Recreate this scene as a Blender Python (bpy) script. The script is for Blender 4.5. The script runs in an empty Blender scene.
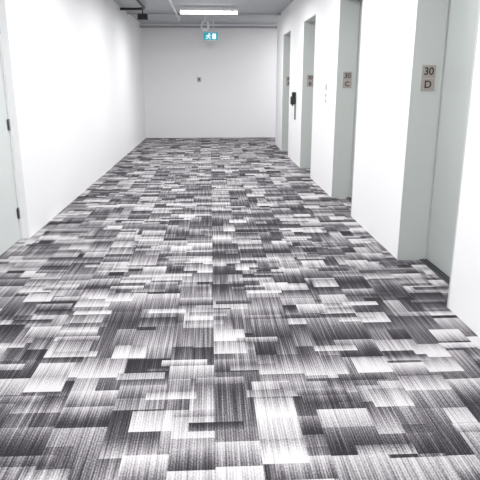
import bpy, bmesh, math, random
from mathutils import Vector, Matrix
random.seed(3)
scn=bpy.context.scene
scn.view_settings.view_transform='Standard'
scn.view_settings.look='None'
scn.view_settings.exposure=0.0

def lin(c):
    return tuple(((v/255)/12.92 if v/255<=0.04045 else ((v/255+0.055)/1.055)**2.4) for v in c)+(1,)
def mat(name,rgb,rough=0.6,metal=0.0,emit=0,bump=0.0,bscale=200,var=0.02):
    m=bpy.data.materials.new(name); m.use_nodes=True
    nt=m.node_tree; b=nt.nodes['Principled BSDF']
    b.inputs['Roughness'].default_value=rough; b.inputs['Metallic'].default_value=metal
    n=nt.nodes.new('ShaderNodeTexNoise'); n.inputs['Scale'].default_value=bscale; n.inputs['Detail'].default_value=3
    tc=nt.nodes.new('ShaderNodeTexCoord'); nt.links.new(tc.outputs['Object'],n.inputs['Vector'])
    cr=nt.nodes.new('ShaderNodeMix'); cr.data_type='RGBA'
    c=lin(rgb); cr.inputs['A'].default_value=c
    cr.inputs['B'].default_value=tuple(v*(1-var*2) for v in c[:3])+(1,)
    nt.links.new(n.outputs['Fac'],cr.inputs['Factor']); nt.links.new(cr.outputs['Result'],b.inputs['Base Color'])
    if bump:
        bp=nt.nodes.new('ShaderNodeBump'); bp.inputs['Strength'].default_value=bump; bp.inputs['Distance'].default_value=0.002
        nt.links.new(n.outputs['Fac'],bp.inputs['Height']); nt.links.new(bp.outputs['Normal'],b.inputs['Normal'])
    if emit:
        b.inputs['Emission Color'].default_value=c; b.inputs['Emission Strength'].default_value=emit
    return m

M_wall=mat('wall_paint',(240,240,241),0.55,bump=0.15,var=0.005)
M_ceil=mat('slab_paint',(190,192,194),0.8,bump=0.3,bscale=30,var=0.08)
M_frame=mat('elevator_frame_paint',(196,200,197),0.35)
M_eldoor=mat('elevator_door_metal',(188,193,191),0.35,metal=0.25,var=0.03)
M_dark=mat('dark_gap',(30,30,32),0.6)
M_sill=mat('sill_metal',(80,80,83),0.35,metal=0.8)
M_plate=mat('plaque_metal',(168,160,155),0.4,metal=0.2)
M_ink=mat('plaque_ink',(45,38,38),0.6)
M_door=mat('painted_door',(210,215,213),0.4)
M_dframe=mat('painted_frame',(228,230,229),0.4)
M_hinge=mat('hinge_steel',(150,150,150),0.3,metal=0.9)
M_pipe=mat('pipe_grey',(165,168,170),0.5,metal=0.2)
M_pipew=mat('pipe_white',(225,226,228),0.5)
M_black=mat('black_plastic',(25,25,27),0.45)
M_white=mat('white_plastic',(236,236,236),0.4)
M_tube=mat('tube_glow',(250,252,255),0.4,emit=9)
M_exit=mat('exit_green',(10,150,165),0.4,emit=0.6)
M_exitw=mat('exit_white',(235,250,250),0.4,emit=0.9)

def obj(name,bm,mats,parent=None,smooth=False):
    me=bpy.data.meshes.new(name); bm.normal_update(); bm.to_mesh(me); bm.free()
    for m in mats: me.materials.append(m)
    if smooth:
        for p in me.polygons: p.use_smooth=True
    o=bpy.data.objects.new(name,me); scn.collection.objects.link(o)
    if parent: o.parent=parent
    return o
def bx(bm,x0,x1,y0,y1,z0,z1,mi=0,bev=0):
    r=bmesh.ops.create_cube(bm,size=1.0)
    vs=r['verts']
    for v in vs:
        v.co=Vector(((x0+x1)/2+v.co.x*(x1-x0),(y0+y1)/2+v.co.y*(y1-y0),(z0+z1)/2+v.co.z*(z1-z0)))
    fs=set(f for v in vs for f in v.link_faces)
    if bev:
        es=list(set(e for v in vs for e in v.link_edges))
        rr=bmesh.ops.bevel(bm,geom=es,offset=bev,segments=2,affect='EDGES',profile=0.5)
        fs=set(f for f in fs if f.is_valid)|set(rr['faces'])
    for f in fs: f.material_index=mi
def box(name,x0,x1,y0,y1,z0,z1,m,parent=None,bev=0):
    bm=bmesh.new(); bx(bm,x0,x1,y0,y1,z0,z1,0,bev); return obj(name,bm,[m],parent)
def cyl(bm,a,b,r,seg=14,mi=0):
    a=Vector(a);b=Vector(b);d=b-a
    q=Vector((0,0,1)).rotation_difference(d.normalized()).to_matrix().to_4x4()
    rr=bmesh.ops.create_cone(bm,cap_ends=True,segments=seg,radius1=r,radius2=r,depth=d.length,matrix=Matrix.Translation((a+b)/2)@q)
    for f in set(f for v in rr['verts'] for f in v.link_faces): f.material_index=mi
def empty(name):
    e=bpy.data.objects.new(name,None); scn.collection.objects.link(e); e.empty_display_size=0.2; return e
def tube(name,pts,r,m,parent=None,cyclic=False):
    cu=bpy.data.curves.new(name,'CURVE'); cu.dimensions='3D'; cu.bevel_depth=r; cu.bevel_resolution=3; cu.use_fill_caps=True
    s=cu.splines.new('POLY'); s.points.add(len(pts)-1)
    for p,c in zip(s.points,pts): p.co=(*c,1)
    s.use_cyclic_u=cyclic
    o=bpy.data.objects.new(name,cu); 
    dg=bpy.context.evaluated_depsgraph_get()
    scn.collection.objects.link(o); dg.update()
    me=bpy.data.meshes.new_from_object(o.evaluated_get(bpy.context.evaluated_depsgraph_get()))
    bpy.data.objects.remove(o)
    me.materials.clear(); me.materials.append(m)
    for p in me.polygons: p.use_smooth=True
    o=bpy.data.objects.new(name,me); scn.collection.objects.link(o)
    if parent: o.parent=parent
    return o
def text(name,body,size,loc,m,parent=None):
    cu=bpy.data.curves.new(name,'FONT'); cu.body=body; cu.size=size; cu.align_x='CENTER'; cu.align_y='CENTER'; cu.extrude=0.001; cu.offset=0.0012
    o=bpy.data.objects.new(name,cu); scn.collection.objects.link(o)
    me=bpy.data.meshes.new_from_object(o.evaluated_get(bpy.context.evaluated_depsgraph_get()))
    bpy.data.objects.remove(o)
    me.transform(Matrix.Translation(loc)@Matrix.Rotation(math.radians(90),4,'X'))
    me.materials.clear(); me.materials.append(m)
    o=bpy.data.objects.new(name,me); scn.collection.objects.link(o)
    if parent: o.parent=parent
    return o

# ------------------------------------------------ dimensions
XL=-1.89; XR=1.68; XD=1.93; YB=16.7; YN=-2.5; ZC=3.13; YE=14.7; XF=5.0
HD=2.6
# ------------------------------------------------ carpet
def carpet():
    m=bpy.data.materials.new('carpet_planks'); m.use_nodes=True
    nt=m.node_tree; N=nt.nodes; L=nt.links; b=N['Principled BSDF']
    b.inputs['Roughness'].default_value=0.95
    b.inputs['Specular IOR Level'].default_value=0.1
    def val(x,sock):
        if isinstance(x,(int,float)): sock.default_value=x
        else: L.new(x,sock)
    def ma(op,a,bb=0.0,c=None,clamp=False):
        n=N.new('ShaderNodeMath'); n.operation=op; n.use_clamp=clamp
        val(a,n.inputs[0]); val(bb,n.inputs[1])
        if c is not None: val(c,n.inputs[2])
        return n.outputs[0]
    tc=N.new('ShaderNodeTexCoord'); sp=N.new('ShaderNodeSeparateXYZ'); L.new(tc.outputs['Object'],sp.inputs[0])
    X=sp.outputs[0]; Y=sp.outputs[1]
    X=ma('ADD',X,20.0); Y=ma('ADD',Y,20.0)
    def vec(x,y,z=0.0):
        c=N.new('ShaderNodeCombineXYZ'); val(x,c.inputs[0]); val(y,c.inputs[1]); val(z,c.inputs[2]); return c.outputs[0]
    def wn(x,y,z):
        w=N.new('ShaderNodeTexWhiteNoise'); w.noise_dimensions='3D'; L.new(vec(x,y,z),w.inputs['Vector']); return w.outputs['Value']
    def noise(x,y,z,detail=2,rough=0.5):
        n=N.new('ShaderNodeTexNoise'); n.inputs['Scale'].default_value=1; n.inputs['Detail'].default_value=detail; n.inputs['Roughness'].default_value=rough
        L.new(vec(x,y,z),n.inputs['Vector']); return n.outputs['Fac']
    def cells(w,l,seed,alongY=True):
        if alongY:
            u=ma('DIVIDE',X,w); ci=ma('FLOOR',u); off=wn(ci,seed,1.0)
            v=ma('ADD',ma('DIVIDE',Y,l),off); ri=ma('FLOOR',v)
        else:
            v=ma('DIVIDE',Y,l); ri=ma('FLOOR',v); off=wn(ri,seed,1.0)
            u=ma('ADD',ma('DIVIDE',X,w),off); ci=ma('FLOOR',u)
        return ci,ri,ma('FRACT',u),ma('FRACT',v)
    # columns of yarn blocks, each fading from dark to light along its length
    def layer(w,l,seed,lo,amp,g,alongY=True):
        ci,ri,fu,fv=cells(w,l,seed,alongY)
        a=wn(ci,ri,seed+1.1); bb=wn(ci,ri,seed+2.3); c=wn(ci,ri,seed+5.7)
        sgn=ma('MULTIPLY_ADD',ma('GREATER_THAN',c,0.5),2.0,-1.0)
        f=ma('MULTIPLY',ma('SUBTRACT',fv,0.5),ma('MULTIPLY',sgn,ma('MULTIPLY_ADD',bb,g*0.8,g*0.3)))
        b2=wn(ci,ri,seed+8.9)
        return a,ma('ADD',ma('MULTIPLY_ADD',b2,amp,lo),f)
    _,tone=layer(0.25,0.55,3.7,0.20,0.34,0.7)
    def overlay(tone,w,l,seed,thr,lo,amp,alongY,g):
        a,t=layer(w,l,seed,lo,amp,g,alongY)
        mx=N.new('ShaderNodeMix'); mx.data_type='FLOAT'
        L.new(ma('GREATER_THAN',a,thr),mx.inputs['Factor']); L.new(tone,mx.inputs['A']); L.new(t,mx.inputs['B'])
        return mx.outputs['Result']
    tone=overlay(tone,0.125,0.40,63.0,0.64,0.08,0.52,True,0.75)
    tone=overlay(tone,0.25,0.23,41.0,0.62,0.12,0.60,True,0.75)
    tone=overlay(tone,0.25,0.15,55.0,0.72,0.10,0.70,True,0.7)
    tone=overlay(tone,0.20,0.17,77.0,0.88,0.62,0.30,True,0.6)
    tone=overlay(tone,0.26,0.07,91.0,0.85,0.15,0.75,False,0.5)
    # yarn streaks along corridor
    s1=noise(ma('MULTIPLY',X,70.0),ma('MULTIPLY',Y,1.8),3.0,1,0.5)
    rib=ma('SINE',ma('MULTIPLY',X,2*math.pi/0.0125))
    s2=noise(ma('MULTIPLY',X,180.0),ma('MULTIPLY',Y,90.0),9.0,2,0.7)
    t=ma('ADD',tone,ma('MULTIPLY',ma('SUBTRACT',s1,0.5),0.85))
    t=ma('ADD',t,ma('MULTIPLY',rib,0.09))
    t=ma('ADD',t,ma('MULTIPLY',ma('SUBTRACT',s2,0.5),0.95))
    cr=N.new('ShaderNodeValToRGB'); L.new(t,cr.inputs[0])
    e=cr.color_ramp.elements
    e[0].position=0.03; e[0].color=lin((46,44,48))
    e[1].position=0.95; e[1].color=lin((196,194,195))
    k=e.new(0.35); k.color=lin((92,89,93))
    k=e.new(0.62); k.color=lin((150,147,150))
    # plank seams
    sx=ma('FRACT',ma('DIVIDE',X,0.25)); seam=ma('LESS_THAN',sx,0.014)
    mx=N.new('ShaderNodeMix'); mx.data_type='RGBA'; L.new(ma('MULTIPLY',seam,0.4),mx.inputs['Factor'])
    L.new(cr.outputs[0],mx.inputs['A']); mx.inputs['B'].default_value=lin((44,42,45))
    L.new(mx.outputs['Result'],b.inputs['Base Color'])
    bp=N.new('ShaderNodeBump'); bp.inputs['Strength'].default_value=0.3; bp.inputs['Distance'].default_value=0.003
    L.new(s2,bp.inputs['Height']); L.new(bp.outputs['Normal'],b.inputs['Normal'])
    return m
M_carpet=carpet()
box('floor',XL-0.3,XF,YN,YB+0.15,-0.1,0,M_carpet)
box('ceiling',XL-0.3,XF,YN,YB+0.15,ZC,ZC+0.15,M_ceil)
# ------------------------------------------------ walls
DY0=4.72; DY1=5.70; DH=2.32
bm=bmesh.new()
bx(bm,XL-0.15,XL,YN,DY0,0,ZC); bx(bm,XL-0.15,XL,DY1,YB,0,ZC); bx(bm,XL-0.15,XL,DY0,DY1,DH,ZC)
obj('wall_left',bm,[M_wall])
box('wall_back',XL-0.15,XF,YB,YB+0.15,0,ZC,M_wall)
box('wall_front',XL-0.15,XF,YN-0.15,YN,0,ZC,M_wall)
op=[(3.65+2.86*k,3.65+2.86*k+1.13) for k in (-1,0,1,2,3)]
bm=bmesh.new(); y=YN
for a,c in op:
    bx(bm,XR,XD+0.12,y,a,0,ZC); bx(bm,XR,XD+0.12,a,c,HD,ZC); y=c
bx(bm,XR,XD+0.12,y,YE,0,ZC)
obj('wall_right',bm,[M_wall])
box('wall_side',XF,XF+0.15,YN-0.15,YB+0.15,0,ZC,M_wall)
box('wall_core',XD+0.12,XF,YE-0.15,YE,0,ZC,M_wall)

# ------------------------------------------------ elevators
letters=['E','D','C','B','A']
for i,(a,c) in enumerate(op):
    e=empty('elevator_entrance')
    t=0.012
    bm=bmesh.new()
    bx(bm,XR-0.004,XD,a,a+t,0,HD); bx(bm,XR-0.004,XD,c-t,c,0,HD); bx(bm,XR-0.004,XD,a+t,c-t,HD-t,HD)
    obj('frame',bm,[M_frame],e)
    bm=bmesh.new()
    mid=(a+c)/2
    bx(bm,XD,XD+0.03,a+t,mid-0.003,0.012,HD-t,0,0.002)
    bx(bm,XD+0.012,XD+0.042,mid+0.003,c-t-0.006,0.012,HD-t,0,0.002)
    obj('door_leaves',bm,[M_eldoor],e)
    box('shaft_backing',XD+0.045,XD+0.09,a,c,0,HD,M_dark,e)
    bm=bmesh.new()
    bx(bm,XD-0.05,XD+0.044,a+t,c-t,0.0,0.008)
    bx(bm,XD-0.03,XD-0.018,a+t,c-t,0.008,0.010,1)
    obj('sill',bm,[M_sill,M_dark],e)
    p=empty('floor_number_sign')
    px=XR+0.135; py=c-t; pz=1.585
    bm=bmesh.new()
    bx(bm,px-0.058,px+0.058,py-0.004,py,pz+0.004,pz+0.108,0,0.001)
    bx(bm,px-0.058,px+0.058,py-0.004,py,pz-0.100,pz+0.000,0,0.001)
    obj('plates',bm,[M_plate],p)
    text('number','30',0.085,(px,py-0.005,pz+0.057),M_ink,p)
    text('letter',letters[i],0.085,(px,py-0.005,pz-0.049),M_ink,p)
# ------------------------------------------------ side door (left)
d=empty('door_1'); X0=XL-0.075
box('leaf',X0-0.045,X0,DY0+0.05,DY1-0.045,0.008,DH-0.05,M_door,d,0.002)
bm=bmesh.new()
bx(bm,X0-0.07,X0+0.012,DY1-0.042,DY1,0,DH); bx(bm,X0-0.07,X0+0.012,DY0,DY0+0.047,0,DH); bx(bm,X0-0.07,X0+0.012,DY0+0.047,DY1-0.042,DH-0.047,DH)
obj('jamb',bm,[M_dframe],d)
bm=bmesh.new()
for z in (0.28,1.16,2.05):
    cyl(bm,(X0+0.012,DY1-0.052,z-0.055),(X0+0.012,DY1-0.052,z+0.055),0.009)
    bx(bm,X0,X0+0.003,DY1-0.085,DY1-0.046,z-0.05,z+0.05)
obj('hinges',bm,[M_hinge],d)
bm=bmesh.new()
cyl(bm,(X0,DY0+0.12,1.02),(X0+0.012,DY0+0.12,1.02),0.03); cyl(bm,(X0+0.012,DY0+0.12,1.02),(X0+0.055,DY0+0.12,1.02),0.01)
cyl(bm,(X0+0.055,DY0+0.115,1.02),(X0+0.055,DY0+0.24,1.02),0.01)
obj('lever_handle',bm,[M_hinge],d)
box('door_backing',XL-0.2,XL-0.155,DY0,DY1,0,DH,M_dark,d)

# ------------------------------------------------ ceiling lights
for k,y in enumerate((-1.2,1.6,4.4,7.2,10.0,12.9)):
    e=empty('fluorescent_light')
    z=3.01
    bm=bmesh.new()
    bx(bm,-0.61,0.61,y-0.05,y+0.05,z+0.02,z+0.06,0,0.004)
    bx(bm,-0.625,-0.61,y-0.05,y+0.05,z-0.03,z+0.06); bx(bm,0.61,0.625,y-0.05,y+0.05,z-0.03,z+0.06)
    for x in (-0.45,0.45): cyl(bm,(x,y,z+0.06),(x,y,ZC),0.006)
    obj('housing',bm,[M_white],e)
    bm=bmesh.new(); cyl(bm,(-0.608,y,z-0.008),(0.608,y,z-0.008),0.026,20)
    obj('tube',bm,[M_tube],e,True)
    li=bpy.data.lights.new('lamp','AREA'); li.shape='RECTANGLE'; li.size=1.2; li.size_y=0.1; li.energy=69; li.color=(1.0,0.997,0.998)
    lo=bpy.data.objects.new('lamp',li); lo.location=(0,y,z-0.04); scn.collection.objects.link(lo); lo.parent=e
e=empty('side_fluorescent_light')
box('housing',2.8,4.0,15.6,15.8,3.03,ZC,M_white,e,0.004)
li=bpy.data.lights.new('lamp','AREA'); li.shape='RECTANGLE'; li.size=1.15; li.size_y=0.18; li.energy=60
lo=bpy.data.objects.new('lamp',li); lo.location=(3.4,15.7,3.02); scn.collection.objects.link(lo); lo.parent=e

# ------------------------------------------------ ceiling services
tube('sprinkler_pipe',[(-0.72,YN+0.02,3.02),(-0.72,14.6,3.02),(-0.72,14.6,3.12)],0.022,M_pipew)
tube('conduit_pipe',[(XL+0.01,13.9,3.085),(XR-0.01,13.9,3.085)],0.02,M_pipe)
tube('conduit_pipe',[(XL+0.01,16.3,3.02),(4.8,16.3,3.02)],0.03,M_pipe)
tube('drain_pipe',[(-1.35,YN+0.02,3.06),(-1.35,12.6,3.06)]+[(-1.6+0.25*math.cos(a),12.6+0.25*math.sin(a),3.06) for a in [i*math.pi/16 for i in range(1,9)]]+[(XL+0.01,12.85,3.06)],0.028,M_black)
bm=bmesh.new(); bx(bm,-1.6,-1.38,13.5,13.62,2.92,3.04,0,0.01); cyl(bm,(-1.49,13.56,3.04),(-1.49,13.56,ZC),0.012); cyl(bm,(-1.49,13.5,2.98),(-1.49,13.485,2.98),0.045)
obj('ceiling_speaker',bm,[M_black])
# ------------------------------------------------ exit sign
e=empty('exit_sign'); ey=15.6; ex=0.03; ez=2.73
box('case',ex-0.2,ex+0.2,ey,ey+0.05,ez-0.105,ez+0.105,M_white,e,0.006)
box('panel',ex-0.19,ex+0.19,ey-0.004,ey,ez-0.095,ez+0.095,M_exit,e)
bm=bmesh.new()
def poly(pts):
    vs=[bm.verts.new((ex+x,ey-0.006,ez+z)) for x,z in pts]; bm.faces.new(vs)
poly([(0.05,-0.065),(0.14,-0.065),(0.14,0.065),(0.05,0.065)])
cyl(bm,(ex-0.035,ey-0.004,ez+0.055),(ex-0.035,ey-0.008,ez+0.055),0.017)
poly([(-0.065,0.03),(-0.03,0.035),(-0.045,-0.02),(-0.075,-0.015)])
poly([(-0.045,-0.02),(-0.01,-0.03),(-0.005,-0.07),(-0.022,-0.07),(-0.03,-0.04),(-0.06,-0.03)])
poly([(-0.075,-0.015),(-0.055,-0.02),(-0.085,-0.06),(-0.125,-0.062),(-0.125,-0.048),(-0.095,-0.045)])
poly([(-0.065,0.03),(-0.06,0.018),(-0.1,0.01),(-0.11,-0.012),(-0.122,-0.008),(-0.108,0.022)])
poly([(-0.03,0.035),(-0.035,0.02),(0.0,0.0),(0.02,0.01),(0.015,0.022),(0.0,0.014)])
obj('running_figure',bm,[M_exitw],e)
bm=bmesh.new(); 
for x in (-0.08,0.08): cyl(bm,(ex+x,ey+0.025,ez+0.105),(ex+x,ey+0.025,ZC),0.008)
obj('hanger_rods',bm,[M_white],e)
tube('hanging_cable_loop',[(-0.1+0.09*math.cos(a),14.4,2.88+0.10*math.sin(a)) for a in [i*math.pi/12 for i in range(6,30)]]+[(-0.1,14.4,2.98),(-0.1,14.4,3.125)],0.012,M_pipew)

# ------------------------------------------------ small wall fittings
bm=bmesh.new(); bx(bm,-0.36,-0.26,YB-0.022,YB,1.58,1.71,0,0.006); bx(bm,-0.335,-0.285,YB-0.026,YB-0.022,1.62,1.68,1)
obj('thermostat',bm,[M_pipe,M_sill])
bm=bmesh.new(); y=8.3
bx(bm,XR-0.008,XR,y-0.06,y+0.06,1.22,1.56,0,0.002)
for z in (1.3,1.38): cyl(bm,(XR-0.008,y,z),(XR-0.014,y,z),0.02,16,1)
bx(bm,XR-0.01,XR-0.008,y-0.035,y+0.035,1.45,1.53,1)
obj('elevator_call_panel',bm,[M_white,M_pipe])
bm=bmesh.new(); y=11.3
bx(bm,XR-0.10,XR,y-0.06,y+0.06,1.14,1.30,0,0.02); bx(bm,XR-0.075,XR,y-0.05,y+0.05,1.30,1.38,0,0.015)
cyl(bm,(XR-0.06,y,1.14),(XR-0.06,y,1.11),0.015)
bx(bm,XR-0.012,XR,y-0.07,y+0.07,0.85,1.14,1,0.002)
obj('hand_sanitizer_dispenser',bm,[M_black,M_white])

# ------------------------------------------------ world + camera
w=bpy.data.worlds.new('world'); scn.world=w; w.use_nodes=True
w.node_tree.nodes['Background'].inputs[0].default_value=(0.95,0.97,1,1); w.node_tree.nodes['Background'].inputs[1].default_value=0.5
cam=bpy.data.cameras.new('camera'); cam.sensor_width=36; cam.lens=42; cam.clip_start=0.05
co=bpy.data.objects.new('camera',cam); scn.collection.objects.link(co)
co.location=(0,0,1.55); co.rotation_euler=(math.radians(90-15.66),0,math.radians(-2.95))
scn.camera=co
